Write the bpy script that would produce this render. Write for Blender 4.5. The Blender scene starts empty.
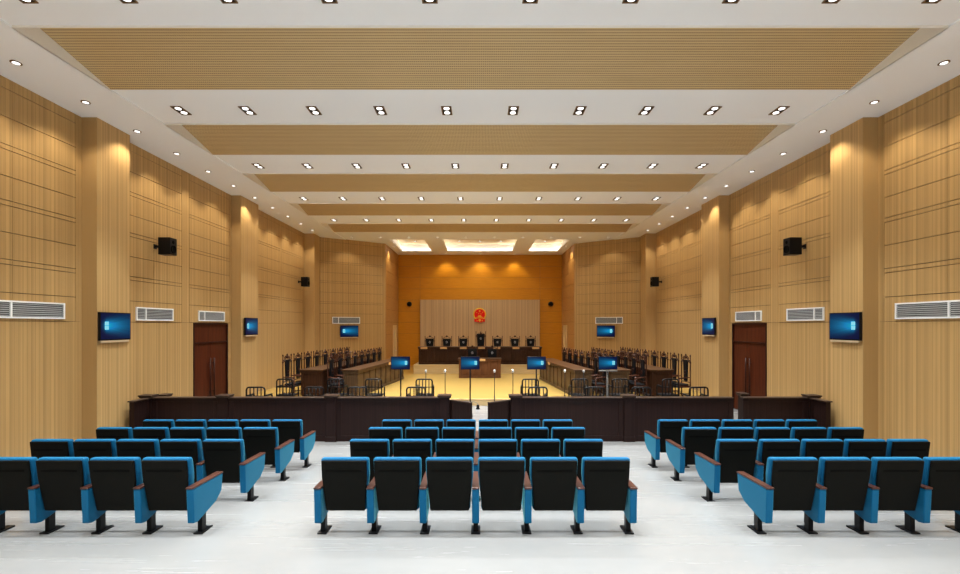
import bpy, bmesh, math, random
from mathutils import Vector, Matrix
random.seed(7)
C = bpy.context.scene.collection
PI = math.pi
E = 2.78            # eye height above the lower court floor (z = 0)
H = E + 4.39        # soffit height
CF = E - 2.556      # raised wooden court floor
PF = E - 2.104      # judges' platform

# ------------------------------------------------------------------ camera, world, exposure
cam = bpy.data.objects.new('camera', bpy.data.cameras.new('camera'))
C.objects.link(cam)
cam.location = (0, 0, E); cam.rotation_euler = (PI/2, 0, 0)
cam.data.sensor_width = 36; cam.data.lens = 440/960*36
cam.data.shift_y = 38/960; cam.data.clip_start = .05; cam.data.clip_end = 100
bpy.context.scene.camera = cam
wd = bpy.data.worlds.new('world'); bpy.context.scene.world = wd; wd.use_nodes = True
wd.node_tree.nodes['Background'].inputs[0].default_value = (.8, .85, .9, 1)
wd.node_tree.nodes['Background'].inputs[1].default_value = .3
vs = bpy.context.scene.view_settings
vs.view_transform = 'Standard'; vs.look = 'None'; vs.gamma = 1; vs.use_curve_mapping = False
vs.exposure = -1.27
P_GRID, P_SIDE, P_COURT, P_BACK, P_REAR_FILL = 130, 100, 285, 120, 1400
COL_GRID = (.90, .965, 1); COL_WARM = (1, .99, .95)

def spot_data(name, power, col, angle, blend=.6, radius=.06):
    l = bpy.data.lights.new(name, 'SPOT'); l.energy = power; l.color = col
    l.spot_size = math.radians(angle); l.spot_blend = blend; l.shadow_soft_size = radius
    return l
L_GRID = spot_data('grid_light', P_GRID, COL_GRID, 150, 1.0, .08)
L_REAR_FILL = spot_data('rear_fill_light', P_REAR_FILL, COL_GRID, 84, .6, .12)  # added fill: unseen rearmost row overpowered so the floor bounces light onto the ceiling
L_SIDE = spot_data('side_light', P_SIDE, (1, .90, .72), 112, .6, .06)
L_COURT = spot_data('court_light', P_COURT, COL_WARM, 160, .8, .12)
L_BACK = spot_data('back_light', P_BACK, (1, .84, .45), 84, .12, .03)

# ------------------------------------------------------------------ materials
def mat(name, col, rough=.5, metal=0, spec=.5, emit=None, es=0):
    m = bpy.data.materials.new(name); m.use_nodes = True
    b = m.node_tree.nodes['Principled BSDF']
    b.inputs['Base Color'].default_value = (*col, 1)
    b.inputs['Roughness'].default_value = rough
    b.inputs['Metallic'].default_value = metal
    b.inputs['Specular IOR Level'].default_value = spec
    if emit:
        b.inputs['Emission Color'].default_value = (*emit, 1); b.inputs['Emission Strength'].default_value = es
    return m
class NT:
    def __init__(s, m): s.t = m.node_tree; s.b = s.t.nodes['Principled BSDF']
    def n(s, typ, **kw):
        x = s.t.nodes.new(typ)
        for k, v in kw.items(): setattr(x, k, v)
        return x
    def l(s, a, b): s.t.links.new(a, b)
    def m(s, op, a, b=None, c=None):
        x = s.n('ShaderNodeMath', operation=op)
        for i, v in enumerate((a, b, c)):
            if v is None: continue
            if isinstance(v, (int, float)): x.inputs[i].default_value = v
            else: s.l(v, x.inputs[i])
        return x.outputs[0]
    def mix(s, f, a, b, bt='MIX'):
        x = s.n('ShaderNodeMix', data_type='RGBA', blend_type=bt)
        for i, v in ((0, f), (6, a), (7, b)):
            if isinstance(v, (int, float)): x.inputs[i].default_value = v
            elif isinstance(v, tuple): x.inputs[i].default_value = (*v, 1)
            else: s.l(v, x.inputs[i])
        return x.outputs[2]
    def noise(s, vec, scale, detail=3, rough=.5):
        x = s.n('ShaderNodeTexNoise'); x.inputs['Scale'].default_value = scale
        x.inputs['Detail'].default_value = detail; x.inputs['Roughness'].default_value = rough
        if vec: s.l(vec, x.inputs['Vector'])
        return x.outputs['Fac']
    def coord(s, scale=(1, 1, 1)):
        tc = s.n('ShaderNodeTexCoord'); mp = s.n('ShaderNodeMapping')
        mp.inputs['Scale'].default_value = scale; s.l(tc.outputs['Object'], mp.inputs['Vector'])
        return mp.outputs[0], tc.outputs['Object']
    def xyz(s, v):
        x = s.n('ShaderNodeSeparateXYZ'); s.l(v, x.inputs[0]); return x.outputs
    def bump(s, h, strength, dist=.01):
        x = s.n('ShaderNodeBump'); x.inputs['Strength'].default_value = strength
        x.inputs['Distance'].default_value = dist
        s.l(h, x.inputs['Height']); s.l(x.outputs[0], s.b.inputs['Normal'])

def fluted_wood(name, light, dark, rough=.45, flute=.075, depth=.22):
    m = mat(name, light, rough); t = NT(m)
    v, o = t.coord((9, 9, .35)); g = t.noise(v, 2.2, 4, .6)
    v2, _ = t.coord((1/flute, 0, 0)); st = t.noise(v2, 1.0, 1)
    ox = t.xyz(o)[0]
    fr = t.m('FRACT', t.m('DIVIDE', ox, flute))
    ln = t.m('LESS_THAN', fr, .16)
    base = t.mix(g, dark, light)
    base = t.mix(t.m('MULTIPLY', t.m('MAXIMUM', t.m('SUBTRACT', st, .38), 0), 2.2), base, tuple(c*.62 for c in dark))
    out = t.mix(t.m('MULTIPLY', ln, depth), base, tuple(c*.35 for c in dark))
    t.l(out, t.b.inputs['Base Color'])
    t.bump(t.m('SUBTRACT', 1, ln), .25, .004)
    return m
def grain_wood(name, light, dark, rough=.4, stretch=(1, 12, 12), scale=1.6, bump=.05):
    m = mat(name, light, rough); t = NT(m)
    v, _ = t.coord(stretch); g = t.noise(v, scale, 5, .6)
    r = t.n('ShaderNodeMapRange'); r.inputs[1].default_value = .3; r.inputs[2].default_value = .7
    t.l(g, r.inputs[0])
    t.l(t.mix(r.outputs[0], dark, light), t.b.inputs['Base Color'])
    t.bump(g, bump, .004)
    return m
M = {}
M['wall'] = fluted_wood('beige_fluted_wood', (.62, .385, .156), (.48, .287, .107), .42)
M['column'] = fluted_wood('column_wood', (.64, .402, .168), (.53, .324, .126), .34, .06, .12)
M['feature'] = fluted_wood('feature_panel_wood', (.68, .47, .26), (.58, .385, .205), .45, .075, .15)
M['orange'] = grain_wood('orange_wood', (.66, .275, .014), (.56, .215, .010), .4, (1.2, 14, 14), 1.4)
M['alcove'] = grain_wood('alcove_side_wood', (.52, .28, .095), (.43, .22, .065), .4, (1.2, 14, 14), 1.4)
M['groove'] = mat('groove', (.10, .052, .022), .8)
M['groove_orange'] = mat('orange_groove', (.18, .07, .014), .8)
M['white'] = mat('ceiling_plaster', (.92, .92, .92), .75)
M['cream'] = mat('cream_plaster', (.90, .86, .78), .75)
M['coffer_beige'] = mat('beige_coffer_board', (.80, .66, .44), .7)
for k_ in ('wall', 'column', 'orange', 'feature', 'alcove', 'dark', 'darkcap'): 
    if k_ in M: M[k_].node_tree.nodes['Principled BSDF'].inputs['Specular IOR Level'].default_value = .22
# pierced ceiling boards
m = mat('slatted_ceiling_wood', (.48, .30, .105), .5); t = NT(m); v, o = t.coord((.6, 9, 9)); g = t.noise(v, 1.5, 4)
x, y, z = t.xyz(o)[0:3]
a = t.m('GREATER_THAN', t.m('FRACT', t.m('DIVIDE', y, .053)), .58)
b_ = t.m('GREATER_THAN', t.m('FRACT', t.m('DIVIDE', x, .036)), .35)
hole = t.m('MULTIPLY', a, b_)
c = t.mix(g, (.54, .37, .17), (.66, .475, .24))
t.l(t.mix(t.m('MULTIPLY', hole, .85), c, (.17, .085, .025)), t.b.inputs['Base Color']); t.bump(t.m('SUBTRACT', 1, hole), .3, .004)
M['strip'] = m
# pale polished stone floor with long soft streaks
m = mat('pale_stone_floor', (.66, .66, .64), .3); t = NT(m)
v, o = t.coord((.5, 1.0, 1)); g = t.noise(v, 1.1, 6, .62)
v2, _ = t.coord((.35, 7, 1)); g2 = t.noise(v2, 1.6, 5, .6)
c = t.mix(g, (.178, .178, .174), (.272, .260, .244))
c = t.mix(t.m('MULTIPLY', g2, .14), c, (.17, .18, .195))
t.l(c, t.b.inputs['Base Color'])
t.l(t.m('ADD', t.m('MULTIPLY', g2, .12), .20), t.b.inputs['Roughness'])
x, y, z = t.xyz(o)[0:3]
M['stone'] = m
# golden court boards
m = mat('golden_floor_boards', (.78, .50, .16), .25); t = NT(m)
v, o = t.coord((.8, 10, 1)); g = t.noise(v, 1.2, 5, .6)
x, y, z = t.xyz(o)[0:3]
row = t.m('FLOOR', t.m('DIVIDE', y, .16))
wn = t.n('ShaderNodeTexWhiteNoise', noise_dimensions='1D'); t.l(row, wn.inputs['W'])
c = t.mix(g, (.37, .228, .056), (.475, .305, .085))
c = t.mix(t.m('MULTIPLY', wn.outputs[0], .22), c, (.40, .24, .06))
ln = t.m('LESS_THAN', t.m('FRACT', t.m('DIVIDE', y, .16)), .03)
t.l(t.mix(t.m('MULTIPLY', ln, .4), c, (.3, .17, .05)), t.b.inputs['Base Color'])
M['court'] = m
M['riser'] = grain_wood('pale_riser_wood', (.70, .50, .24), (.58, .39, .17), .4, (1.2, 12, 12), 1.3)
M['dark'] = fluted_wood('dark_panel_wood', (.026, .011, .009), (.016, .007, .006), .42, .05, .25)
M['dark'].node_tree.nodes['Principled BSDF'].inputs['Specular IOR Level'].default_value = .3
M['darkcap'] = grain_wood('dark_cap_wood', (.055, .033, .023), (.032, .019, .014), .3)
M['bench'] = grain_wood('dark_bench_wood', (.055, .022, .010), (.030, .011, .005), .35, (12, 12, 1), 1.5)
M['desk'] = grain_wood('brown_desk_wood', (.105, .060, .028), (.060, .032, .015), .35, (12, 12, 1), 1.5)
M['desktop'] = grain_wood('brown_desktop_wood', (.085, .040, .018), (.048, .022, .010), .3, (12, 1, 12), 1.5)
M['clerk'] = grain_wood('clerk_desk_wood', (.15, .058, .022), (.09, .034, .013), .35, (12, 12, 1), 1.5)
M['chairwood'] = grain_wood('carved_chair_wood', (.085, .028, .014), (.035, .012, .007), .3)
M['door'] = grain_wood('red_brown_door_wood', (.105, .024, .009), (.055, .012, .005), .36, (12, 12, .8), 1.6)
M['doortrim'] = mat('dark_door_trim', (.035, .010, .006), .4, 0, .2)
M['arm'] = grain_wood('armrest_wood', (.085, .026, .015), (.042, .014, .009), .3, (10, 1, 10), 2)
M['leather'] = mat('black_leather', (.006, .006, .007), .42, 0, .2)
M['black'] = mat('black_enamel', (.004, .004, .005), .35, 0, .2)
m = mat('black_shell_plastic', (.005, .005, .004), .5, 0, .06); M['shell'] = m
M['slot'] = mat('shell_recess', (.0035, .0035, .003), .7, 0, .04)
m = mat('blue_upholstery', (.004, .14, .30), .55, 0, .12); t = NT(m); v, _ = t.coord(); g = t.noise(v, 220, 2)
t.l(t.mix(g, (.0015, .075, .18), (.002, .098, .22)), t.b.inputs['Base Color'])
t.b.inputs['Sheen Weight'].default_value = .4; t.b.inputs['Sheen Tint'].default_value = (.25, .95, 1, 1); t.b.inputs['Sheen Roughness'].default_value = .4
M['blue'] = m
M['vent'] = mat('white_vent_metal', (.93, .92, .90), .45)
M['ventback'] = mat('vent_shadow_grey', (.07, .07, .07), .8)
M['slat'] = mat('vent_slat_grey', (.36, .355, .345), .5)
M['lens'] = mat('lamp_lens', (1, 1, 1), .5, emit=(1, .98, .95), es=6)
M['bronze'] = mat('bronze_lamp_rim', (.16, .085, .025), .4, .3)
M['silver'] = mat('silver', (.75, .74, .72), .3, .6)
M['grey'] = mat('grey_metal', (.17, .16, .15), .5)
M['gold'] = mat('gold', (.95, .60, .03), .4)
M['red'] = mat('emblem_red', (.85, .008, .005), .45, 0, .2)
M['plate'] = mat('name_plate', (.62, .36, .15), .4)
M['led'] = mat('cove_strip', (1, 1, 1), .5, emit=(1, .92, .78), es=18)
M['champagne'] = mat('champagne_trim', (.72, .56, .36), .35, .3)
M['creamdoor'] = grain_wood('cream_door_wood', (.80, .62, .34), (.70, .52, .27), .4, (12, 12, 1), 1.5)

for k_ in ('dark', 'darkcap', 'bench', 'desk', 'desktop', 'clerk', 'chairwood', 'door'):
    M[k_].node_tree.nodes['Principled BSDF'].inputs['Specular IOR Level'].default_value = .17
def screen_mat(name, flip):
    m = mat(name, (.002, .003, .008), .3, 0, .15); t = NT(m)
    tc = t.n('ShaderNodeTexCoord'); u, v, _ = t.xyz(tc.outputs['UV'])[0:3]
    if flip: u = t.m('SUBTRACT', 1, u)
    dx = t.m('SUBTRACT', .83, u); dv = t.m('ABSOLUTE', t.m('SUBTRACT', v, .52))
    dpos = t.m('MAXIMUM', dx, 0)
    wdt = t.m('ADD', .17, t.m('MULTIPLY', dpos, .22))
    q = t.m('DIVIDE', dv, wdt); beam = t.m('EXPONENT', t.m('MULTIPLY', t.m('MULTIPLY', q, q), -1.0))
    fall = t.m('EXPONENT', t.m('MULTIPLY', dpos, -2.3))
    side = t.m('EXPONENT', t.m('MULTIPLY', t.m('MAXIMUM', t.m('MULTIPLY', dx, -1), 0), -22))
    beam = t.m('MULTIPLY', t.m('MULTIPLY', beam, fall), side)
    # streaks
    ang = t.m('DIVIDE', t.m('SUBTRACT', v, .52), t.m('ADD', dpos, .18))
    cb = t.n('ShaderNodeCombineXYZ'); t.l(ang, cb.inputs[0]); sn = t.noise(cb.outputs[0], 7, 2)
    beam = t.m('MULTIPLY', beam, t.m('ADD', .55, sn))
    inx = t.m('LESS_THAN', t.m('ABSOLUTE', t.m('SUBTRACT', dx, .02)), .062)
    iny = t.m('LESS_THAN', dv, .15)
    cross = t.m('MULTIPLY', t.m('GREATER_THAN', t.m('ABSOLUTE', t.m('SUBTRACT', dx, .02)), .004), t.m('GREATER_THAN', dv, .012))
    win = t.m('MULTIPLY', t.m('MULTIPLY', inx, iny), cross)
    c1 = t.mix(beam, (.0006, .004, .040), (.006, .42, .85))
    c2 = t.mix(win, c1, (.30, .90, 1.0))
    t.l(c2, t.b.inputs['Emission Color']); t.b.inputs['Emission Strength'].default_value = 2.2
    return m
M['screen_r'] = screen_mat('screen_light_from_right', False)
M['screen_l'] = screen_mat('screen_light_from_left', True)

# ------------------------------------------------------------------ mesh helpers
def B(): return bmesh.new()
def box(bm, x0, x1, y0, y1, z0, z1, mi=0):
    vs_ = [bm.verts.new(p) for p in ((x0,y0,z0),(x1,y0,z0),(x1,y1,z0),(x0,y1,z0),(x0,y0,z1),(x1,y0,z1),(x1,y1,z1),(x0,y1,z1))]
    for f in ((3,2,1,0),(4,5,6,7),(0,1,5,4),(1,2,6,5),(2,3,7,6),(3,0,4,7)):
        fc = bm.faces.new([vs_[i] for i in f]); fc.material_index = mi
    return vs_
def prism(bm, poly, a, b, axis='x', mi=0):
    """poly = 2-D outline; extruded along axis from a to b"""
    def P(p, t):
        return (t, p[0], p[1]) if axis == 'x' else ((p[0], t, p[1]) if axis == 'y' else (p[0], p[1], t))
    A = [bm.verts.new(P(p, a)) for p in poly]; Bv = [bm.verts.new(P(p, b)) for p in poly]
    n = len(poly); fs = [bm.faces.new(A), bm.faces.new(Bv[::-1])]
    for i in range(n): fs.append(bm.faces.new((A[i], Bv[i], Bv[(i+1) % n], A[(i+1) % n])))
    for f in fs: f.material_index = mi
def tube(bm, pts, r, seg=8, closed=False, smooth=True):
    pts = [Vector(p) for p in pts]; n = len(pts); rings = []
    up = None
    for i, p in enumerate(pts):
        if closed: d = (pts[(i+1) % n]-pts[i-1]).normalized()
        else: d = (pts[min(i+1, n-1)]-pts[max(i-1, 0)]).normalized()
        if up is None: up = Vector((0,0,1)) if abs(d.z) < .9 else Vector((1,0,0))
        s = d.cross(up).normalized(); u2 = s.cross(d).normalized(); up = u2
        rr = r[i] if isinstance(r, (list, tuple)) else r
        rings.append([bm.verts.new(p + (s*math.cos(2*PI*k/seg)+u2*math.sin(2*PI*k/seg))*rr) for k in range(seg)])
    m = n if closed else n-1
    for i in range(m):
        a, b = rings[i], rings[(i+1) % n]
        for k in range(seg):
            f = bm.faces.new((a[k], a[(k+1) % seg], b[(k+1) % seg], b[k])); f.smooth = smooth
    if not closed:
        bm.faces.new(rings[0][::-1]); bm.faces.new(rings[-1])
def lathe(bm, prof, c=(0,0,0), seg=20, axis='z', smooth=True):
    rings = []
    for r, h in prof:
        ring = []
        for k in range(seg):
            a = 2*PI*k/seg; x_, y_ = r*math.cos(a), r*math.sin(a)
            p = {'z': (x_, y_, h), 'y': (x_, h, y_), 'x': (h, x_, y_)}[axis]
            ring.append(bm.verts.new((c[0]+p[0], c[1]+p[1], c[2]+p[2])))
        rings.append(ring)
    for a, b in zip(rings, rings[1:]):
        for k in range(seg):
            f = bm.faces.new((a[k], a[(k+1) % seg], b[(k+1) % seg], b[k])); f.smooth = smooth
    bm.faces.new(rings[0][::-1]); bm.faces.new(rings[-1])
def obj(name, bm, m, parent=None, bevel=0, kind=None, label=None, loc=None):
    bmesh.ops.recalc_face_normals(bm, faces=bm.faces)
    me = bpy.data.meshes.new(name); bm.to_mesh(me); bm.free()
    for x in (m if isinstance(m, (list, tuple)) else [m]): me.materials.append(x)
    o = bpy.data.objects.new(name, me); C.objects.link(o)
    if parent: o.parent = parent
    if loc: o.location = loc
    if bevel:
        b = o.modifiers.new('bevel', 'BEVEL'); b.width = bevel; b.segments = 3; b.limit_method = 'ANGLE'
        b.angle_limit = math.radians(40); b.harden_normals = False
    if kind: o['kind'] = kind
    if label: o['label'] = label
    return o
def thing(name, label, cat, loc=(0,0,0), rz=0, group=None):
    o = bpy.data.objects.new(name, None); C.objects.link(o); o.empty_display_size = .1
    o.location = loc; o.rotation_euler = (0, 0, rz)
    o['label'] = label; o['category'] = cat
    if group: o['group'] = group
    return o
def tag(o, label, cat, group=None):
    o['label'] = label; o['category'] = cat
    if group: o['group'] = group
    return o
def dup(root, loc, rz=0, label=None, group=None):
    def cp(o, par):
        c_ = o.copy(); C.objects.link(c_); c_.parent = par
        for ch in list(o.children): cp(ch, c_)
        return c_
    r = cp(root, None); r.location = loc; r.rotation_euler = (0, 0, rz)
    if label: r['label'] = label
    if group: r['group'] = group
    return r
class Proto:
    """first use moves the original, later uses copy it"""
    def __init__(s, root): s.root = root; s.used = False
    def put(s, loc, rz, label, group=None):
        if not s.used:
            s.used = True; r = s.root; r.location = loc; r.rotation_euler = (0, 0, rz)
            r['label'] = label
            if group: r['group'] = group
            return r
        return dup(s.root, loc, rz, label, group)
ORD = ['first', 'second', 'third', 'fourth', 'fifth', 'sixth', 'seventh', 'eighth', 'ninth', 'tenth', 'eleventh', 'twelfth', 'thirteenth', 'fourteenth', 'fifteenth']

# ------------------------------------------------------------------ floor
bm = B()
prof = [(-4, -.3), (-4, .33), (5.1, .33), (5.1, .25), (6.3, .25), (6.3, .17), (7.35, .17), (7.35, .09), (8.1, .09), (8.1, 0), (16, 0), (16, -.3)]
prism(bm, prof, -8.7, 8.7, 'x')
obj('floor', bm, M['stone'], kind='structure')
bm = B(); box(bm, -8.7, 8.7, 15.18, 28, -.25, CF)
obj('floor', bm, M['court'], kind='structure')
bm = B(); box(bm, -8.5, 8.5, 15.165, 15.18, 0, CF-.025); box(bm, -8.5, 8.5, 15.15, 15.21, CF-.025, CF+.004)
obj('trim_1', bm, M['riser'], kind='structure')
bm = B(); box(bm, -3.5, 3.5, 23.2, 27.6, CF, PF, 0); box(bm, -3.5, 3.5, 23.18, 27.6, PF-.03, PF+.006, 0)

obj('floor', bm, M['riser'], kind='structure')

# ------------------------------------------------------------------ walls
ZB = [.07, .58, 1.08, 1.17, 1.65, 2.13, 2.22, 2.65, 3.12, 3.21, 3.70, 4.20]
def panel_wall(name, p0, p1, fields, hole=None, m='wall', gm='groove', zb=ZB, z0=0, low=None, gap=.013):
    """wall from p0 to p1 (left to right seen from inside the room); local x runs along it, local -y faces the room"""
    p0, p1 = Vector((*p0, 0)), Vector((*p1, 0)); L = (p1-p0).length
    a = math.atan2(p1.y-p0.y, p1.x-p0.x)
    bm = B(); T = .03; top = H+.02
    us = [0]; isf = []
    for f0, f1, sp in fields:
        if f0 > us[-1]+1e-4: us.append(f0); isf.append(None)
        us.append(f1); isf.append(sp)
    if us[-1] < L-1e-4: us.append(L); isf.append(None)
    def blk(u0, u1, w0, w1, g=gap/2):
        if u1-u0 < .02 or w1-w0 < .02: return
        box(bm, u0+g, u1-g, 0, T, w0+g, w1-g, 0)
    def col(u0, u1, w0, w1, g=gap/2):
        if hole and u1 > hole[0]+.01 and u0 < hole[1]-.01 and w0 < hole[2]:
            if u0 < hole[0]-.001: blk(u0, hole[0], w0, w1)
            if u1 > hole[1]+.001: blk(hole[1], u1, w0, w1)
            if w1 > hole[2]+.02: blk(max(u0, hole[0]), min(u1, hole[1]), hole[2], w1)
        else: blk(u0, u1, w0, w1, g)
    zz = [E+q for q in zb]
    lows = low or []
    lb = [0]+lows+[L]
    for q0, q1 in zip(lb, lb[1:]): col(q0, q1, z0, zz[0], .002)
    for i in range(len(us)-1):
        if isf[i] is None: col(us[i], us[i+1], zz[0], top, .002)
        else:
            cuts = [us[i]]+list(isf[i])+[us[i+1]]
            for c0, c1 in zip(cuts, cuts[1:]):
                for w0, w1 in zip(zz, zz[1:]+[top]): col(c0 if c0 == cuts[0] else c0-.004, c1 if c1 == cuts[-1] else c1+.004, w0, w1)
    if hole:
        box(bm, 0, hole[0], T, T+.17, z0-.05, top, 1); box(bm, hole[1], L, T, T+.17, z0-.05, top, 1)
        box(bm, hole[0], hole[1], T, T+.17, hole[2], top, 1)
    else: box(bm, 0, L, T, T+.17, z0-.05, top, 1)
    o = obj(name, bm, [M[m], M[gm]], kind='structure')
    o.location = (p0.x, p0.y, 0); o.rotation_euler = (0, 0, a)
    return o
def side_walls(s):
    nm = 'wall_left' if s < 0 else 'wall_right'
    X = 8.42*s
    def W(y0, y1, fields, hole=None, **kw):
        L = y1-y0
        if s < 0:       # seen from inside, left-to-right on the left wall is increasing Y; local -y faces +X
            panel_wall(nm, (X, y0), (X, y1), [(a-y0, b-y0, [q-y0 for q in sp]) for a, b, sp in fields],
                       hole and (hole[0]-y0, hole[1]-y0, hole[2]), **kw)
        else:
            panel_wall(nm, (X, y1), (X, y0), [(y1-b, y1-a, [y1-q for q in sp[::-1]]) for a, b, sp in fields[::-1]],
                       hole and (y1-hole[1], y1-hole[0], hole[2]), **kw)
    W(-3, 9.32, [(.4, 9.17, [1.7, 2.95, 4.2, 5.45, 6.69, 7.93])])
    W(10.16, 14.92, [(10.2, 12.42, [11.36]), (12.74, 14.8, [13.75])], hole=(12.92, 14.68, E+.05))
    W(16.06, 21.12, [(16.12, 18.55, [17.3]), (18.7, 20.98, [19.9])])
    # columns
    for (y0, y1, xi) in ((9.3, 10.18, 8.10), (14.9, 16.08, 8.10), (21.1, 21.8, 7.95)):
        bm = B(); box(bm, -(y1-y0)/2, (y1-y0)/2, -.35, .35, 0, H+.02)
        o = obj(nm, bm, M['column'], kind='structure')
        o.location = (s*(xi+.35), (y0+y1)/2, 0); o.rotation_euler = (0, 0, PI/2)
    # angled wall and alcove side wall
    A, Bp, D = (8.2*s, 21.8), (5.12*s, 23.85), (5.12*s, 27.6)
    L = math.hypot(A[0]-Bp[0], A[1]-Bp[1])
    if s < 0:
        panel_wall(nm, A, Bp, [(.2, L-.15, [L/2])], z0=CF)
        panel_wall(nm, Bp, D, [(.1, 3.74, [])], m='alcove', gm='groove_orange', z0=CF, zb=OB, hole=(2.0, 3.1, E+.0))
    else:
        panel_wall(nm, Bp, A, [(.15, L-.2, [L/2])], z0=CF)
        panel_wall(nm, D, Bp, [(.01, 3.65, [])], m='alcove', gm='groove_orange', z0=CF, zb=OB, hole=(.65, 1.75, E+.0))
OB = [-.53, .17, .87, 1.57, 2.27, 2.97, 3.67]
side_walls(-1); side_walls(1)
panel_wall('wall_back', (-5.3, 27.6), (5.3, 27.6), [(.01, 1.54, []), (1.54, 9.06, []), (9.06, 10.59, [])], m='orange', gm='groove_orange', z0=CF, zb=OB)
bm = B(); box(bm, -8.7, 8.7, -3.2, -3, 0, H+.02)
obj('wall_front', bm, M['white'], kind='structure')
# beige feature panel behind the bench
bm = B(); w = 7.46/10
for i in range(10):
    box(bm, -3.73+i*w+.006, -3.73+(i+1)*w-.006, 27.44, 27.47, PF, E+1.575)
box(bm, -3.73, 3.73, 27.465, 27.597, PF, E+1.58, 1)
obj('wall_back', bm, [M['feature'], M['groove']], kind='structure')

# ------------------------------------------------------------------ ceiling
bm = B(); XE = 6.91
box(bm, -8.8, -XE, -3.1, 28, H, H+.6); box(bm, XE, 8.8, -3.1, 28, H, H+.6)
bays = [6.5+3.15*k for k in range(-3, 5)]
prev = -3.1
for y0 in bays:
    if y0 > prev: box(bm, -XE, XE, prev, y0, H+.025, H+.6)
    prev = y0+1.73
# part with coffers
YS, YC0, YC1 = prev, 22.7, 26.5
cof = [(-4.66, -2.88), (-1.95, 1.95), (2.88, 4.66)]
box(bm, -XE, XE, YS, YC0, H+.02, H+.12); box(bm, -XE, XE, YC1, 28, H+.02, H+.12)
xs = -XE
for a, b in cof: box(bm, xs, a, YC0, YC1, H+.02, H+.12); xs = b
box(bm, xs, XE, YC0, YC1, H+.02, H+.12)
for a, b in cof:     # trough walls around each coffer
    g = .16
    for q in ((a-g-.05, a-g, YC0-g, YC1+g), (b+g, b+g+.05, YC0-g, YC1+g), (a-g, b+g, YC0-g-.05, YC0-g), (a-g, b+g, YC1+g, YC1+g+.05)):
        box(bm, *q, H+.12, H+.55)
    # stepped upstand inside
box(bm, -XE, XE, YS, 28, H+.60, H+.7)
obj('ceiling', bm, M['white'], kind='structure')
bm = B()
for a, b in cof: box(bm, a-.16, b+.16, YC0-.16, YC1+.16, H+.5, H+.58)
obj('ceiling', bm, M['coffer_beige'], kind='structure')
bm = B()
for a, b in cof:
    for q in ((a-.13, a-.09, YC1-2.2, YC1+.1), (b+.09, b+.13, YC1-2.2, YC1+.1), (a-.1, b+.1, YC1+.07, YC1+.13)):
        box(bm, *q, H+.122, H+.15)
obj('trim_2', bm, M['led'], kind='structure')
n = 3
for y0 in bays:
    y1 = y0+1.73; hr = .34
    bm = B()      # cream cheeks and upstand of the recess, white back
    for s in (-1, 1):
        prism(bm, [(y0, H-0.0), (y1, H), (y1, H+.6), (y0, H+.6)], s*(XE-.006), s*(XE+.02), 'x')
    box(bm, -XE+.01, XE-.01, y0-.02, y0+.004, H+.0, H+.6)
    obj('trim_%d' % n, bm, M['cream'], kind='structure'); n += 1
    bm = B()
    prism(bm, [(-.865, hr), (.865, .012), (.865, .035), (-.865, hr+.023)], -XE, XE, 'x')
    o = obj('trim_%d' % n, bm, M['strip'], kind='structure', loc=(0, y0+.865, H)); n += 1

# ------------------------------------------------------------------ ceiling lamps
def double_lamp():
    t_ = thing('recessed_spotlight', '', 'ceiling light')
    bm = B(); w, l = .105, .175
    for q in ((-w, -w+.018, -l, l), (w-.018, w, -l, l), (-w, w, -l, -l+.018), (-w, w, l-.018, l)): box(bm, *q, -.012, .01)
    obj('rim', bm, M['bronze'], t_)
    bm = B(); box(bm, -w+.018, w-.018, -l+.018, l-.018, -.004, .02); obj('tray', bm, M['black'], t_)
    for y_ in (-.09, .09):
        bm = B(); lathe(bm, [(.056, -.004), (.056, -.008), (.045, -.010)], (0, y_, 0), 20); obj('lens', bm, M['lens'], t_)
    return t_
def add_light(root, data, z=-.05, y=0):
    l = bpy.data.objects.new('lamp', data); C.objects.link(l); l.parent = root; l.location = (0, y, z)
pl = Proto(double_lamp())
rows = [6.5+3.15*k-.72 for k in range(-2, 6)]
vis = 0
for r, y in enumerate(rows):
    for i in range(10):
        x = (i-4.5)*1.366
        if y < 5:
            nm = 'twin recessed spotlight behind the camera, %s from left, %s row' % (ORD[i], ORD[r])
        else:
            nm = 'twin recessed ceiling spotlight, %s from left in %s crosswise row' % (ORD[i], ORD[r-2])
        if y > 20.9: continue
        o = pl.put((x, y+(.1 if 0 else 0)+(.12 if r > 2 else .07), H+.022), 0, nm, 'twin spotlights in the white ceiling bands')
        add_light(o, L_GRID if y > 1 else L_REAR_FILL)
def round_lamp():
    t_ = thing('round_downlight', '', 'ceiling light')
    bm = B(); lathe(bm, [(.058, 0), (.075, 0), (.078, -.01), (.058, -.012)], seg=24); obj('rim', bm, M['bronze'], t_)
    bm = B(); lathe(bm, [(.060, .004), (.060, -.010), (.045, -.013)], seg=20); obj('lens', bm, M['lens'], t_)
    return t_
pr = Proto(round_lamp())
for s in (-1, 1):
    sd = 'left' if s < 0 else 'right'
    for k in range(-4, 11):
        y = 7.36+1.3*k
        nm = ('round ceiling downlight on the %s soffit, %s from the camera' % (sd, ORD[k]) if k >= 0 else
              'round ceiling downlight on the %s soffit, %s behind the frame' % (sd, ORD[-k-1]))
        o = pr.put((s*7.76, y, H), 0, nm, 'downlights along the %s wall' % sd)
        l = L_SIDE; add_light(o, l)
for i in range(10):
    x = (i-4.5)*1.43
    o = pr.put((x, 22.1, H+.02), 0, 'small round downlight before the lit coffers, %s from left' % ORD[i], 'downlights before the coffers')
    if i in (2, 4, 5, 7): add_light(o, L_COURT)
for i, x in enumerate((-3.77, -1.2, 0, 1.2, 3.77)):
    o = pr.put((x, 25.6, H+.5), 0, 'small round downlight inside the lit coffers, %s from left' % ORD[i], 'downlights inside the coffers')
    if i == 2: add_light(o, L_COURT)
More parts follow.
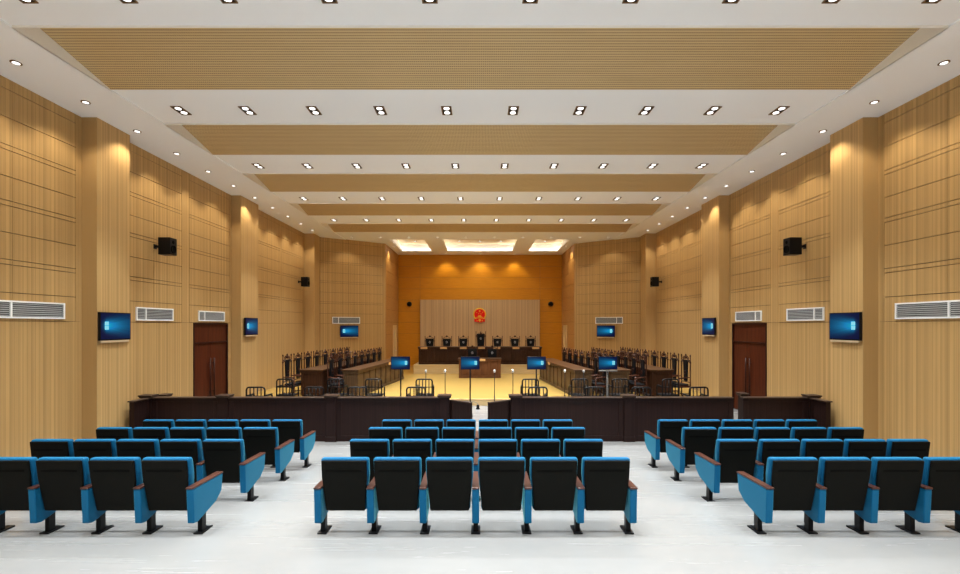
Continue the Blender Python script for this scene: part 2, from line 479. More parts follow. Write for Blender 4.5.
for i, x in enumerate((-2.1, .03, 2.15)):
    o = pr.put((x, 27.1, H+.02), 0, 'small round downlight beside the orange back wall, %s from left' % ORD[i], 'downlights at the back wall')
    add_light(o, L_BACK)
for s in (-1, 1):
    o = pr.put((s*4.8, 24.6, H+.02), 0, 'small round downlight beside the %s alcove wall' % ('left' if s < 0 else 'right'))
    add_light(o, L_BACK)

# ------------------------------------------------------------------ doors
def door(s):
    nm = 'door_1' if s < 0 else 'door_2'
    bm = B(); w, h, tr = 1.76, E+.05, E-.56
    box(bm, -w/2, -w/2+.05, -.02, .12, 0, h); box(bm, w/2-.05, w/2, -.02, .12, 0, h)
    box(bm, -w/2+.05, w/2-.05, -.02, .12, h-.04, h); box(bm, -w/2+.05, w/2-.05, -.01, .12, tr, tr+.035)
    fr = obj(nm, bm, M['doortrim'], kind='structure')
    bm = B(); box(bm, -w/2+.05, w/2-.05, .03, .08, tr+.035, h-.04); obj('transom_panel', bm, M['door'], fr)
    for q in (-1, 1):
        bm = B(); a, b = (.003, w/2-.052) if q > 0 else (-w/2+.052, -.003)
        box(bm, a, b, .03, .08, 0.004, tr-.004); lf = obj('door_leaf', bm, M['door'], fr, .004)
        bm = B(); tube(bm, [(q*.10, -.03, .55), (q*.10, -.03, 1.75)], .018)
        for z_ in (.7, 1.6): tube(bm, [(q*.10, -.03, z_), (q*.10, .035, z_)], .012)
        obj('door_handle', bm, M['doortrim'], lf)
    fr.location = (s*8.42, 13.8, 0); fr.rotation_euler = (0, 0, PI/2 if s < 0 else -PI/2)
door(-1); door(1)
for s in (-1, 1):
    bm = B()
    yc = 26.4
    box(bm, -.545, -.48, -.02, .12, 0, E-.004-CF); box(bm, .48, .545, -.02, .12, 0, E-.004-CF); box(bm, -.48, .48, -.02, .12, E-.07-CF, E-.004-CF)
    fr = obj('door_3' if s < 0 else 'door_4', bm, M['creamdoor'], kind='structure')
    bm = B(); box(bm, -.476, .476, .03, .08, .004, E-.074-CF); lf = obj('door_leaf', bm, M['creamdoor'], fr)
    bm = B(); lathe(bm, [(.02, 0), (.025, .02), (.0251, .05), (.01, .06)], (.4, -.03, 1.0), 12, 'y'); obj('door_handle', bm, M['silver'], lf)
    fr.location = (s*5.12, 26.4, CF); fr.rotation_euler = (0, 0, PI/2 if s < 0 else -PI/2)

# ------------------------------------------------------------------ vents, wall screens, loudspeakers
def wall_pose(s): return PI/2 if s < 0 else -PI/2
def vent(loc, rz, L, h, div, label):
    """local x along the wall, local -y to the room"""
    t_ = thing('air_vent', label, 'air vent', loc, rz, 'white air vents on the walls')
    bm = B(); f = .03
    for q in ((-L/2, L/2, 0, f), (-L/2, L/2, h-f, h)): box(bm, q[0], q[1], -.03, 0, q[2], q[3])
    for x in (-L/2, L/2-f, div-f/2): box(bm, x, x+f, -.03, 0, f, h-f)
    obj('frame', bm, M['vent'], t_)
    bm = B(); box(bm, -L/2+f, L/2-f, -.006, 0, f, h-f); obj('backing', bm, M['ventback'], t_)
    bm = B(); n_ = 7
    for i in range(n_):
        z = f+(h-2*f)*(i+.5)/n_
        for a, b in ((-L/2+f, div-f/2), (div+f/2, L/2-f)):
            prism(bm, [(-.026, z-.012), (-.022, z-.014), (-.006, z+.004), (-.010, z+.006)], a, b, 'x')
    obj('louvre', bm, M['slat'], t_)
for s in (-1, 1):
    sd = 'left' if s < 0 else 'right'; rz = wall_pose(s); k = 1 if s < 0 else -1
    X = 8.418*s
    vent((X, 7.95, E+.12), rz, 1.9, .32, k*(7.88-7.95), 'long white air vent on the %s wall, nearest the camera' % sd)
    vent((X, 11.4, E+.11), rz, 1.30, .33, k*(11.06-11.4), 'white air vent on the %s wall, between the column and the door' % sd)
    vent((X, 13.8, E+.12), rz, 1.33, .31, k*(13.42-13.8), 'white air vent directly above the red-brown door in the %s wall' % sd)
    ang = math.atan2(23.85-21.8, 8.2-5.12)
    rza = ang if s < 0 else -ang
    tt = .4256 if s < 0 else .492
    vent((s*(8.2-3.08*tt), 21.8+2.05*tt-.003, E+.07), rza, 1.42, .34, (-.40 if s < 0 else .40), 'white air vent above the screen on the %s angled wall' % sd)
def screen_mesh(w, h, y=-.0):
    bm = B(); uv = bm.loops.layers.uv.new('UVMap')
    v_ = [bm.verts.new(p) for p in ((-w/2, y, 0), (w/2, y, 0), (w/2, y, h), (-w/2, y, h))]
    f = bm.faces.new(v_)
    for l, c_ in zip(f.loops, ((0,0),(1,0),(1,1),(0,1))): l[uv].uv = c_
    return bm
def flat_obj(name, bm, m, parent, loc):
    me = bpy.data.meshes.new(name); bm.to_mesh(me); bm.free(); me.materials.append(m)
    o = bpy.data.objects.new(name, me); C.objects.link(o); o.parent = parent; o.location = loc; return o
def wall_tv(loc, rz, w, h, flip, label, off=.09):
    t_ = thing('wall_screen', label, 'television', loc, rz, 'screens on the walls')
    bm = B(); box(bm, -w/2, w/2, -off, -off+.05, 0, h); obj('casing', bm, M['black'], t_, .006)
    bm = B(); box(bm, -.2, .2, -off+.05, -.001, h/2-.15, h/2+.15); obj('wall_bracket', bm, M['black'], t_)
    flat_obj('display', screen_mesh(w-.04, h-.05), M['screen_l' if flip else 'screen_r'], t_, (0, -off-.002, .03))
    bm = B(); box(bm, -w/2+.03, w/2-.05, -off+.0, -off+.03, -.045, -.002); obj('sound_bar', bm, M['champagne'], t_, .004)
for s in (-1, 1):
    sd = 'left' if s < 0 else 'right'; rz = wall_pose(s); fl = s < 0
    wall_tv((8.10*s, 9.72, E-.335), rz, .82, .61, fl, 'wall screen with a blue light-beam picture on the near %s column' % sd, .06)
    wall_tv((8.10*s, 15.45, E-.35), rz, .85, .60, fl, 'wall screen with a blue light-beam picture on the %s column past the door' % sd)
    tt = .463 if s < 0 else .531
    wall_tv((s*(8.2-3.08*tt), 21.8+2.05*tt-.003, E-.62), (ang if s < 0 else -ang), 0.95, .60, fl, 'wall screen with a blue picture under the vent on the %s angled wall' % sd)
    for j, (y, zc) in enumerate(((11.4, 2.03), (20.4, 2.0))):
        t_ = thing('loudspeaker', 'black box loudspeaker high on the %s wall, %s' % (sd, 'nearer the camera' if j == 0 else 'farther, beside the angled wall'), 'loudspeaker', (X if 0 else 8.42*s, y, E+zc), rz, 'loudspeakers on the side walls')
        bm = B(); box(bm, -.13, .13, -.48, -.17, -.22, .22); obj('cabinet', bm, M['black'], t_, .01)
        bm = B(); lathe(bm, [(.03, -.481), (.085, -.486), (.095, -.495), (.1, -.48)], (0, 0, -.07), 20, 'y'); obj('woofer', bm, M['slot'], t_)
        bm = B(); lathe(bm, [(.01, -.481), (.035, -.486), (.045, -.48)], (0, 0, .11), 16, 'y'); obj('tweeter', bm, M['slot'], t_)
        bm = B(); box(bm, -.03, .03, -.19, 0, -.03, .03); box(bm, -.05, .05, -.015, 0, -.06, .06); obj('wall_bracket', bm, M['black'], t_)
for s in (-1, 1):
    t_ = thing('round_speaker', 'small round black speaker on the orange wall, %s of the beige panel' % ('left' if s < 0 else 'right'), 'loudspeaker', (4.43*s, 27.6, E+1.31), 0, 'round speakers on the back wall')
    bm = B(); lathe(bm, [(.15, 0), (.16, -.05), (.14, -.10), (.1, -.11)], (0, 0, 0), 24, 'y'); obj('housing', bm, M['black'], t_)
    bm = B(); lathe(bm, [(.09, -.11), (.08, -.125), (.02, -.13)], (0, 0, 0), 20, 'y'); obj('grille', bm, M['shell'], t_)

# ------------------------------------------------------------------ emblem
t_ = thing('court_emblem', 'round red and gold emblem with stars and a gate on the beige panel', 'emblem', (-.02, 27.44, E+.66))
bm = B(); lathe(bm, [(.33, 0), (.33, -.03), (.32, -.035)], (0, 0, 0), 40, 'y'); obj('red_disc', bm, M['red'], t_)
bm = B()
tube(bm, [(.37*math.cos(a), -.03, .37*math.sin(a)) for a in [2*PI*i/40 for i in range(40)]], .036, 8, True)
for i in range(44):      # ears of grain on the ring
    a = 2*PI*i/44
    if -2.2 < ((a+PI) % (2*PI))-PI < -.95: continue
    p = Vector((.385*math.cos(a), -.04, .385*math.sin(a))); d = Vector((math.cos(a+.9), 0, math.sin(a+.9)))*.035
    tube(bm, [p-d, p, p+d], [.006, .016, .004], 6)
obj('grain_wreath', bm, M['gold'], t_)
def star(bm, cx, cz, r, rot=0, y0=-.052, y1=-.035):
    pts = []
    for i in range(10):
        rr = r if i % 2 == 0 else r*.42; a = PI/2+rot+i*PI/5
        pts.append((cx+rr*math.cos(a), cz+rr*math.sin(a)))
    prism(bm, pts, y0, y1, 'y')
bm = B(); star(bm, 0, .20, .075)
for x_, z_, r_ in ((-.19, .12, .036), (-.075, .04, .036), (.075, .04, .036), (.19, .12, .036)): star(bm, x_, z_, r_)
obj('stars', bm, M['gold'], t_)
bm = B()
prism(bm, [(-.10, -.10), (.10, -.10), (.075, -.06), (-.075, -.06)], -.05, -.03, 'y')
prism(bm, [(-.13, -.155), (.13, -.155), (.09, -.115), (-.09, -.115)], -.05, -.03, 'y')
box(bm, -.20, .20, -.048, -.03, -.185, -.16); box(bm, -.25, .25, -.046, -.03, -.25, -.235)
for i in range(6): box(bm, -.2+i*.075, -.2+i*.075+.02, -.046, -.03, -.235, -.185)
obj('gate', bm, M['gold'], t_)
bm = B(); prism(bm, [(-.33, -.28), (-.2, -.27), (0, -.32), (.2, -.27), (.33, -.28), (.32, -.47), (.24, -.45), (.1, -.49), (-.1, -.49), (-.24, -.45), (-.32, -.47)], -.075, -.0, 'y')
obj('drapery', bm, M['red'], t_)
bm = B(); lathe(bm, [(.065, -.07), (.065, -.095), (.03, -.095)], (0, 0, -.37), 20, 'y')
for i in range(10):
    a = 2*PI*i/10; p = (.07*math.cos(a), .07*math.sin(a)-.37)
    box(bm, p[0]-.013, p[0]+.013, -.093, -.072, p[1]-.013, p[1]+.013)
for x_ in (-.16, .16): tube(bm, [(x_, -.085, -.43), (x_*.9, -.085, -.40), (x_*1.2, -.085, -.36)], .018, 6)
obj('cogwheel', bm, M['gold'], t_)

# ------------------------------------------------------------------ theatre seats
PITCH = .62
def theatre_seat(both):
    """origin: floor point under the middle of the shell's rear face; the seat faces +Y"""
    t_ = thing('theatre_seat', '', 'chair')
    # black shell
    def slab(y_off, w_t, w_b, z0_, z1_, th, lean, curve=.0, n=6):
        bm = B(); rings = []
        for i in range(n+1):
            f = i/n; z = z0_+(z1_-z0_)*f; w_ = w_b+(w_t-w_b)*min(1, f*1.45)
            yy = y_off+lean*(1-f)+curve*math.sin(PI*f)
            rings.append([bm.verts.new(p) for p in ((-w_/2, yy, z), (w_/2, yy, z), (w_/2, yy+th, z), (-w_/2, yy+th, z))])
        for a, b in zip(rings, rings[1:]):
            for k in range(4): bm.faces.new((a[k], a[(k+1) % 4], b[(k+1) % 4], b[k]))
        bm.faces.new(rings[0][::-1]); bm.faces.new(rings[-1])
        return bm
    obj('back_shell', slab(0, .535, .46, .315, .934, .03, .075), M['shell'], t_, .012)
    bm = B(); prism(bm, [(.0134, .80), (.0104, .825), (.03, .825), (.03, .80)], -.21, .21, 'x'); obj('hand_slot', bm, M['slot'], t_)
    obj('backrest', slab(.024, .565, .47, .33, .956, .09, .085, .01), M['blue'], t_, .03)
    bm = B(); prism(bm, [(.13, .305), (.16, .57), (.27, .56), (.27, .295)], -.245, .245, 'x'); obj('seat', bm, M['blue'], t_, .025)
    def side(x):
        bm = B(); prism(bm, [(.0, .60), (.02, .19), (.09, .178), (.45, .28), (.575, .38), (.60, .592)], x-.042, x+.042, 'x')
        sp = obj('side_panel', bm, M['blue'], t_, .012)
        bm = B(); prism(bm, [(-.006, .60), (-.006, .622), (.60, .614), (.612, .600), (.60, .592)], x-.044, x+.044, 'x')
        obj('armrest', bm, M['arm'], t_, .006)
        bm = B(); box(bm, x-.028, x+.028, .19, .27, .015, .25); obj('leg', bm, M['black'], t_, .004)
        bm = B(); box(bm, x-.055, x+.055, .15, .36, 0, .018); obj('foot_plate', bm, M['black'], t_, .004)
    side(-PITCH/2)
    if both: side(PITCH/2)
    return t_
PA, PB = Proto(theatre_seat(False)), Proto(theatre_seat(True))
rowY = [5.166, 6.309, 7.394, 8.42]; rowZ = [.25, .17, .09, 0]
rown = ['row nearest the camera', 'second row from the camera', 'third row from the camera', 'row before the barrier']
for r in range(4):
    for i in range(6):
        x = -.052+(i-2.5)*PITCH
        side_ = ['left end', 'second from left', 'third from left', 'third from right', 'second from right', 'right end'][i]
        (PB if i == 5 else PA).put((x, rowY[r], rowZ[r]), 0, 'blue theatre seat, centre block, %s, %s' % (rown[r], side_), 'theatre seats in the centre block')
    for s in (-1, 1):
        for i in range(5):      # i = 0 at the aisle
            x = s*(3.44+.28) + s*i*PITCH
            sd = 'left' if s < 0 else 'right'
            pos = ['aisle end', 'second from the aisle', 'third from the aisle', 'fourth from the aisle', 'wall end'][i]
            last = (i == 0) if s < 0 else (i == 4)
            (PB if last else PA).put((x, rowY[r], rowZ[r]), 0, 'blue theatre seat, %s block, %s, %s' % (sd, rown[r], pos), 'theatre seats in the %s block' % sd)

# ------------------------------------------------------------------ barrier
YB = 10.55; BH = 1.03
def bpost(x, y, label, w=.24, h=1.045):
    t_ = thing('barrier_post', label, 'post', (x, y, 0), 0, 'posts of the dark barrier')
    bm = B(); box(bm, -w/2, w/2, -.09, .09, 0, h); box(bm, -w/2-.015, w/2+.015, -.105, .105, 0, .12); obj('shaft', bm, M['dark'], t_, .006)
    bm = B(); prism(bm, [(-.09, 0), (-.09, .02), (-.13, .035), (-.13, .065), (.13, .065), (.13, .035), (.09, .02), (.09, 0)], -w/2-.04, w/2+.04, 'x')
    obj('post_cap', bm, M['darkcap'], t_, .005, loc=(0, 0, h))
def bpanel(x0, x1, y, label, name='wooden_barrier', n=1):
    L = x1-x0
    t_ = thing(name, label, 'barrier', (x0, y, 0), 0, 'panels of the dark barrier')
    bm = B(); box(bm, 0, L, -.04, .04, 0, 1.025); obj('panel', bm, M['dark'], t_)
    bm = B(); f = .12
    for k in (-1, 1):
        a, b = (-.055, -.04) if k < 0 else (.04, .055)
        box(bm, 0, L, a, b, 0, .14); box(bm, 0, L, a, b, .955, 1.025)
        for i in range(n+1):
            xx = min(max(i*L/n-f/2, 0), L-f); box(bm, xx, xx+f, a, b, .14, .955)
    obj('frame', bm, M['dark'], t_, .004)
    bm = B(); box(bm, 0, L, -.085, .085, 1.025, 1.055); obj('cap_rail', bm, M['darkcap'], t_, .006)
    return t_
px = [.85, 3.55, 6.12, 7.95]
posn = ['at the centre gate', 'midway along', 'beside the side gap', 'at the outer corner']
for s in (-1, 1):
    sd = 'left' if s < 0 else 'right'
    for i, x in enumerate(px):
        if i == 2 and s > 0: continue
        bpost(s*x, YB, 'square dark wooden barrier post with flat cap, %s, %s side' % (posn[i], sd))
    segs = [(px[0]+.12, px[1]-.12), (px[1]+.12, (px[2]-.12) if s < 0 else 6.05), ((px[2]+.12) if s < 0 else 6.28, px[3]-.12)]
    for i, (a, b) in enumerate(segs):
        x0, x1 = (a, b) if s > 0 else (-b, -a)
        bpanel(x0, x1, YB, 'dark panelled wooden barrier, %s, %s side' % (['next to the centre gate', 'middle section', 'outermost section by the wall'][i], sd))
    # return towards the camera
    t_ = thing('side_barrier', 'short dark wooden barrier return beside the %s column' % sd, 'barrier', (s*7.90, 10.44, 0), -PI/2, 'panels of the dark barrier')
    bm = B(); box(bm, .0, .46, -.04, .04, 0, 1.025); obj('panel', bm, M['dark'], t_)
    bm = B()
    for a, b in ((-.055, -.04), (.04, .055)):
        box(bm, 0, .46, a, b, 0, .14); box(bm, 0, .46, a, b, .955, 1.025); box(bm, 0, .06, a, b, .14, .955); box(bm, .40, .46, a, b, .14, .955)
    obj('frame', bm, M['dark'], t_)
    bm = B(); box(bm, 0, .48, -.085, .085, 1.025, 1.055); obj('cap_rail', bm, M['darkcap'], t_, .006)
    # gate leaf
    a0 = Vector((s*.715, YB, 0)); a1 = Vector((s*.20, 10.15, 0)); L = (a1-a0).length
    g = thing('barrier_gate', 'dark wooden gate leaf standing ajar, %s of the central opening' % sd, 'gate', a0, math.atan2(a1.y-a0.y, a1.x-a0.x), 'gate leaves of the barrier')
    bm = B(); box(bm, 0, L, -.025, .025, .06, .97); obj('panel', bm, M['dark'], g)
    bm = B()
    for a, b in ((-.035, -.025), (.025, .035)):
        box(bm, 0, L, a, b, .06, .14); box(bm, 0, L, a, b, .91, .97); box(bm, 0, .07, a, b, .14, .91); box(bm, L-.07, L, a, b, .14, .91)
    obj('frame', bm, M['dark'], g)
    bm = B(); box(bm, 0, L, -.045, .045, .97, .995); obj('cap_rail', bm, M['darkcap'], g, .004)
    bm = B()
    for z in (.25, .8): tube(bm, [(.0, 0, z-.05), (0, 0, z+.05)], .012)
    obj('hinge', bm, M['grey'], g)
# narrow post closing the gap on the right: only its cap bridges the opening
bpost(6.47, YB+.3, 'dark wooden post with flat cap, set back behind the gap, right side', .12)
bpost(-8.02, YB+.65, 'dark post cap seen just behind the outermost left barrier section', .16, .96)
# small black stop on the stone floor before the step
t_ = thing('gate_stop', 'small black gate stop on the pale floor before the wooden step', 'gate stop', (-.07, 14.55, 0))
bm = B(); lathe(bm, [(.07, 0), (.07, .02), (.045, .06), (.05, .11), (.03, .15)], seg=16); obj('base', bm, M['black'], t_)
bm = B(); tube(bm, [(0, 0, .12), (-.02, 0, .2), (-.12, 0, .24), (-.5, .1, .25)], .008); obj('arm', bm, M['grey'], t_)

# ------------------------------------------------------------------ tubular black chairs
def rail_chair():
    """faces +Y; rear of the back at y=0"""
    t_ = thing('rail_back_chair', '', 'chair')
    w, h = .262, 1.026; r = .024
    def arc(w_, z_, rr=.07):
        return [(-w_, 0, .0), (-w_, 0, z_-rr), (-w_+rr*.3, 0, z_-rr*.3), (-w_+rr, 0, z_), (w_-rr, 0, z_), (w_-rr*.3, 0, z_-rr*.3), (w_, 0, z_-rr), (w_, 0, 0)]
    bm = B(); tube(bm, arc(w, h-r), r, 8); tube(bm, [(-w, 0, .745), (w, 0, .745)], .016)
    tube(bm, [(-w, 0, .5), (w, 0, .5)], .012); obj('back_frame', bm, M['black'], t_)
    for x in (-.157, -.052, .052, .157):
        bm = B(); tube(bm, [(x, 0, .5), (x, 0, h-.03)], .016, 6); obj('back_rail', bm, M['black'], t_)
    bm = B(); box(bm, -w, w, 0.01, .46, .43, .48); obj('seat', bm, M['leather'], t_, .015)
    for s in (-1, 1):
        bm = B(); tube(bm, [(s*w, 0, .74), (s*w, .36, .74), (s*w, .43, .71), (s*w, .45, .64), (s*w, .45, 0)], r); obj('leg', bm, M['black'], t_)
        bm = B(); box(bm, s*w-.03, s*w+.03, .05, .40, .745, .775); obj('armrest', bm, M['black'], t_, .008)
    bm = B(); tube(bm, [(-w, .45, .15), (w, .45, .15)], .012); tube(bm, [(-w, 0, .15), (w, 0, .15)], .012); obj('stretcher', bm, M['black'], t_)
    return t_
prc = Proto(rail_chair())
for d, rn in ((12.55, 'near row'), (14.42, 'far row')):
    for s, xs_ in ((-1, (1.83, 3.49, 4.73, 6.40)), (1, (1.65, 3.27, 4.60, 6.24))):
        for i, x in enumerate(xs_):
            prc.put((s*x, d, 0), 0, 'black rail-back chair, %s behind the barrier, %s from centre, %s side' % (rn, ORD[i], 'left' if s < 0 else 'right'), 'black rail-back chairs behind the barrier')

# ------------------------------------------------------------------ stands and floor screens
def pole_stand():
    t_ = thing('microphone_stand', '', 'stand')
    bm = B(); lathe(bm, [(.13, 0), (.13, .015), (.03, .03)], seg=20); obj('base', bm, M['black'], t_)
    bm = B(); tube(bm, [(0, 0, .02), (0, 0, .62)], .018); tube(bm, [(0, 0, .6), (0, 0, 1.33)], .011); obj('pole', bm, M['black'], t_)
    bm = B(); lathe(bm, [(.012, 1.32), (.032, 1.335), (.036, 1.37), (.03, 1.40), (.012, 1.415)], seg=14); obj('head', bm, M['silver'], t_)
    return t_
ps = Proto(pole_stand())
for i, x in enumerate((-1.66, -1.07, .445, 1.01, 2.60, 3.18)):
    ps.put((x, 13.5, 0), 0, 'thin black floor stand with small silver head, %s from left' % ORD[i], 'thin floor stands behind the barrier')
def floor_screen(metal, shelf):
    t_ = thing('floor_screen', '', 'television')
    w, h, zc = .58, .395, E-1.157
    bm = B(); box(bm, -w/2, w/2, -.02, .02, zc-h/2, zc+h/2); obj('casing', bm, M['black'], t_, .005)
    flat_obj('display', screen_mesh(w-.03, h-.03), M['screen_r'], t_, (0, -.0225, zc-h/2+.015))
    bm = B(); tube(bm, [(0, .035, .02), (0, .035, zc)], .022 if not shelf else .032); obj('pole', bm, metal, t_)
    bm = B(); box(bm, -.08, .08, -.14, .2, 0, .02); obj('base', bm, M['black'], t_, .005)
    if shelf:
        bm = B(); box(bm, -w/2+.02, w/2-.02, -.1, .03, zc-h/2-.05, zc-h/2-.02); obj('shelf', bm, M['grey'], t_, .004)
    return t_
pf = Proto(floor_screen(M['black'], False))
for x, lb in ((-2.42, 'left of the gate'), (-.30, 'at the gate opening'), (1.72, 'right of the gate')):
    pf.put((x, 13.4, 0), 0, 'screen with blue picture on a thin black floor pole, %s' % lb, 'screens on floor poles')
fs = floor_screen(M['grey'], True); fs.location = (3.89, 13.4, 0)
tag(fs, 'screen with blue picture on a thicker grey pole with a shelf, far right', 'television', 'screens on floor poles')

# ------------------------------------------------------------------ desks
def desk(name, label, near, far, depth, height, side, np_, m1, m2, group=None, base=CF):
    """front face runs near->far; `side` +1: body lies on the +X side"""
    a, b = (Vector((*near, 0)), Vector((*far, 0))) if side < 0 else (Vector((*far, 0)), Vector((*near, 0)))
    L = (b-a).length
    t_ = thing(name, label, 'desk', (a.x, a.y, base), math.atan2(b.y-a.y, b.x-a.x), group)
    bm = B(); box(bm, .02, L-.02, .02, depth-.02, .08, height-.05); box(bm, .04, L-.04, .04, depth-.04, 0, .08)
    obj('body', bm, m1, t_)
    for i in range(np_+1):
        x = .02+(L-.04-.09)*i/np_
        bm = B(); box(bm, x, x+.09, -.012, .02, .10, height-.12); obj('pilaster', bm, m1, t_, .004)
    w = (L-.04)/np_
    for i in range(np_):
        bm = B(); x0 = .02+(L-.04-.09)*i/np_+.09+.05; x1 = .02+(L-.04-.09)*(i+1)/np_-.05
        box(bm, x0, x1, .004, .02, .2, height-.2); obj('front_panel', bm, m1, t_, .006)
    for x0, x1 in ((-.004, .02), (L-.02, L+.004)):       # end frames
        bm = B(); box(bm, x0, x1, .02, .1, .08, height-.05); box(bm, x0, x1, depth-.1, depth-.02, .08, height-.05)
        box(bm, x0, x1, .1, depth-.1, .08, .18); box(bm, x0, x1, .1, depth-.1, height-.16, height-.05); obj('end_frame', bm, m1, t_, .003)
    bm = B(); box(bm, -.02, L+.02, -.035, depth+.02, height-.12, height-.05); obj('frieze', bm, m1, t_, .006)
    bm = B(); box(bm, -.04, L+.04, -.055, depth+.04, height-.05, height); obj('desktop', bm, m2, t_, .008)
    bm = B(); box(bm, 0, L, -.02, .02, 0, .10); obj('plinth', bm, m1, t_)
    return t_
DH = .985
desk('long_desk', 'long brown panelled desk, inner row, left of the court floor', (-4.31, 15.45), (-3.64, 20.94), .52, DH, -1, 9, M['desk'], M['desktop'], 'long desks along the court floor')
desk('long_desk', 'long brown panelled desk, outer row by the left wall', (-5.55, 15.45), (-4.92, 20.6), .80, DH, -1, 9, M['bench'], M['desktop'], 'long desks along the court floor')
desk('long_desk', 'long brown panelled desk, inner row, right of the court floor', (3.36, 15.45), (2.82, 20.75), .60, DH, 1, 9, M['desk'], M['desktop'], 'long desks along the court floor')
desk('long_desk', 'long brown panelled desk, middle row on the right side', (4.60, 15.45), (4.06, 20.6), .68, DH, 1, 9, M['desk'], M['desktop'], 'long desks along the court floor')
desk('long_desk', 'long brown panelled desk, outer row by the right wall', (6.04, 15.45), (5.50, 20.6), .77, DH, 1, 9, M['bench'], M['desktop'], 'long desks along the court floor')
desk('judges_bench', 'long dark panelled judges bench on the pale platform', (-3.27, 23.45), (3.27, 23.45), .65, .945, -1, 9, M['bench'], M['desktop'], base=PF)
desk('clerk_desk', 'short brown clerk desk standing before the judges platform', (-1.02, 21.2), (1.0, 21.2), .6, .94, -1, 4, M['clerk'], M['desktop'])

# ------------------------------------------------------------------ carved chairs
def carved_chair(name, h=1.52, bw=.26, tall=False, judge=False):
    """faces +Y, rear at y=0"""
    t_ = thing(name, '', 'chair')
    w = .27
    for s in (-1, 1):
        bm = B(); lathe(bm, [(.022, 0), (.024, .5), (.02, .52), (.02, h-.32), (.032, h-.30), (.032, h-.27), (.018, h-.25), (.016, h-.08), (.026, h-.06), (.026, h-.04), (.006, h)], (s*w, .025, 0), 8)
        obj('back_post', bm, M['chairwood'], t_)
        bm = B(); lathe(bm, [(.018, 0), (.022, .2), (.03, .4), (.024, .42), (.022, .68)], (s*w, .44, 0), 8); obj('leg', bm, M['chairwood'], t_)
        bm = B(); tube(bm, [(s*w, .02, .72), (s*w, .2, .71), (s*w, .36, .69), (s*w, .465, .70)], [.02, .022, .024, .03], 8); obj('armrest', bm, M['chairwood'], t_)
        lathe_bm = B()
    bm = B(); box(bm, -w+.01, w-.01, .03, .46, .36, .42); obj('seat_frame', bm, M['chairwood'], t_, .006)
    bm = B(); box(bm, -w+.03, w-.03, .06, .46, .42, .48); obj('seat', bm, M['leather'], t_, .02)
    t0, t1 = .56, h-.20
    if judge: t1 = h-.15
    bm = B(); prism(bm, [(-bw/2*.72, t0), (bw/2*.72, t0), (bw/2, t1-.1), (bw/2, t1), (-bw/2, t1), (-bw/2, t1-.1)], .0, .06, 'y')
    o = obj('back_cushion', bm, M['leather'], t_, .02)
    em = B()
    zc = t0+(t1-t0)*(.74 if judge else .42)
    tube(em, [(.045*math.cos(a), .066, zc+.055*math.sin(a)) for a in [2*PI*i/16 for i in range(16)]], .008, 6, True)
    tube(em, [(0, .066, zc-.04), (0, .066, zc+.04)], .007, 6)
    obj('badge', em, M['silver'] if judge else M['chairwood'], o)
    bm = B()   # carved crest: arch, scroll pair and scales between the posts
    c = h-.17 if not judge else h-.08
    if tall: c = h-.2
    tube(bm, [(-w, .03, c-.06), (-w*.6, .03, c-.03), (-w*.3, .03, c+.02), (0, .03, c+.045), (w*.3, .03, c+.02), (w*.6, .03, c-.03), (w, .03, c-.06)], .014, 6)
    lathe(bm, [(.0501, -.01), (.055, .03), (.0502, .07)], (0, 0, c+.055), 14, 'y')
    if not judge or tall:
        for s in (-1, 1):
            tube(bm, [(s*.04, .03, c+.08), (s*.11, .03, c+.10), (s*.16, .03, c+.06), (s*.14, .03, c+.0), (s*.09, .03, c+.01)], .012, 6)
            lathe(bm, [(.01, -.03), (.04, .0), (.045, .008)], (s*.18, .03, c-.06), 10)
            tube(bm, [(s*.18, .03, c-.05), (s*.18, .03, c+.06)], .006, 6)
        tube(bm, [(0, .03, c+.05), (0, .03, c+.15), (0, .03, c+.19)], [.02, .03, .006], 8)
        tube(bm, [(-w, .03, c-.10), (w, .03, c-.10)], .016, 6)
    else:
        tube(bm, [(0, .03, c+.04), (0, .03, c+.10)], [.02, .006], 8)
    obj('crest_rail', bm, M['chairwood'], t_)
    bm = B(); tube(bm, [(-w, .03, .54), (w, .03, .54)], .014, 6); obj('lower_rail', bm, M['chairwood'], t_)
    bm = B()
    for s in (-1, 1): tube(bm, [(s*w, .03, .15), (s*w, .44, .15)], .012, 6)
    tube(bm, [(-w, .27, .15), (w, .27, .15)], .012, 6)
    obj('stretcher', bm, M['chairwood'], t_)
    return t_
pc = Proto(carved_chair('carved_chair'))
def chair_row(s, x_near, x_far, n_, rowname, y0=15.78, y1=20.75):
    for i in range(n_):
        f = i/(n_-1); y = y0+(y1-y0)*f; x = x_near+(x_far-x_near)*f
        rz = -PI/2 if s < 0 else PI/2
        rz += math.atan2(x_near-x_far, y1-y0)*(-1 if s < 0 else 1)*(1)
        pc.put((s*x, y, CF), rz, 'tall carved chair, %s, %s from the camera' % (rowname, ORD[i]), 'carved chairs, '+rowname)
chair_row(-1, 5.335, 4.72, 8, 'inner row left of the court', 15.72, 20.5)
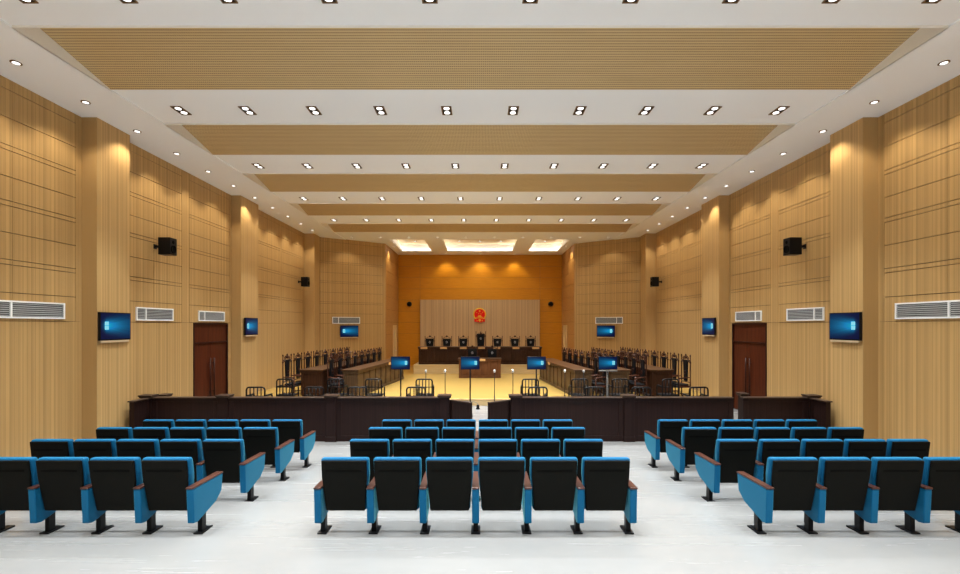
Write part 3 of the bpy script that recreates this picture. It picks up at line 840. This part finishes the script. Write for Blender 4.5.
chair_row(-1, 6.95, 6.35, 8, 'outer row by the left wall', 15.8, 20.9)
chair_row(1, 4.48, 3.95, 7, 'inner row right of the court', 15.8, 20.4)
chair_row(1, 5.85, 5.33, 8, 'middle row on the right side', 15.75, 20.5)
chair_row(1, 7.37, 6.82, 8, 'outer row by the right wall', 15.7, 20.9)
pj = Proto(carved_chair('judge_chair', 1.49, .46, False, True))
jl = ['far left', 'second from left', 'third from left', '', 'third from right', 'second from right', 'far right']
jx = [429.7, 446.7, 463.3, 480.8, 497.5, 515.0, 530.8]
for i in range(7):
    x = (jx[i]-480)*24.75/440
    if i == 3:
        o = carved_chair('presiding_chair', 1.76, .46, True, True); o.location = (x, 24.85, PF); o.rotation_euler = (0, 0, PI)
        tag(o, 'tallest carved chair with crest at the middle of the judges bench', 'chair', 'chairs behind the judges bench')
    else: pj.put((x, 24.85, PF), PI, 'black-backed judge chair with thin posts behind the bench, %s' % jl[i], 'chairs behind the judges bench')
for x, l in ((472.3, 'left'), (492.2, 'right')):
    pj.put(((x-480)*22.4/440, 22.5, CF), PI, 'black-backed chair behind the clerk desk, %s of the pair' % l, 'chairs behind the clerk desk')
# name plates
def plate():
    t_ = thing('name_plate', '', 'name plate')
    bm = B(); box(bm, -.18, .18, -.012, 0, 0, .105); obj('card', bm, M['plate'], t_)
    bm = B()
    for i in range(3): box(bm, -.1+i*.07, -.1+i*.07+.05, -.024, -.016, .03, .07)
    bm.free()
    return t_
pp = Proto(plate())
for i, x in enumerate((424.2, 443.7, 463.3, 481.5, 496.8, 515.8, 535.5)):
    pp.put(((x-480)*23.5/440, 23.387, PF+.83), 0, 'gold name plate on the judges bench, %s from left' % ORD[i], 'name plates on the judges bench')
pp.put((.08, 21.137, CF+.825), 0, 'gold name plate on the clerk desk')
pp.put((-3.845, 18.8, CF+DH-.125), PI/2-.122, 'small pale name plate on the inner left desk')
pp.put((2.958, 18.8, CF+DH-.125), -PI/2+.102, 'small pale name plate on the inner right desk')
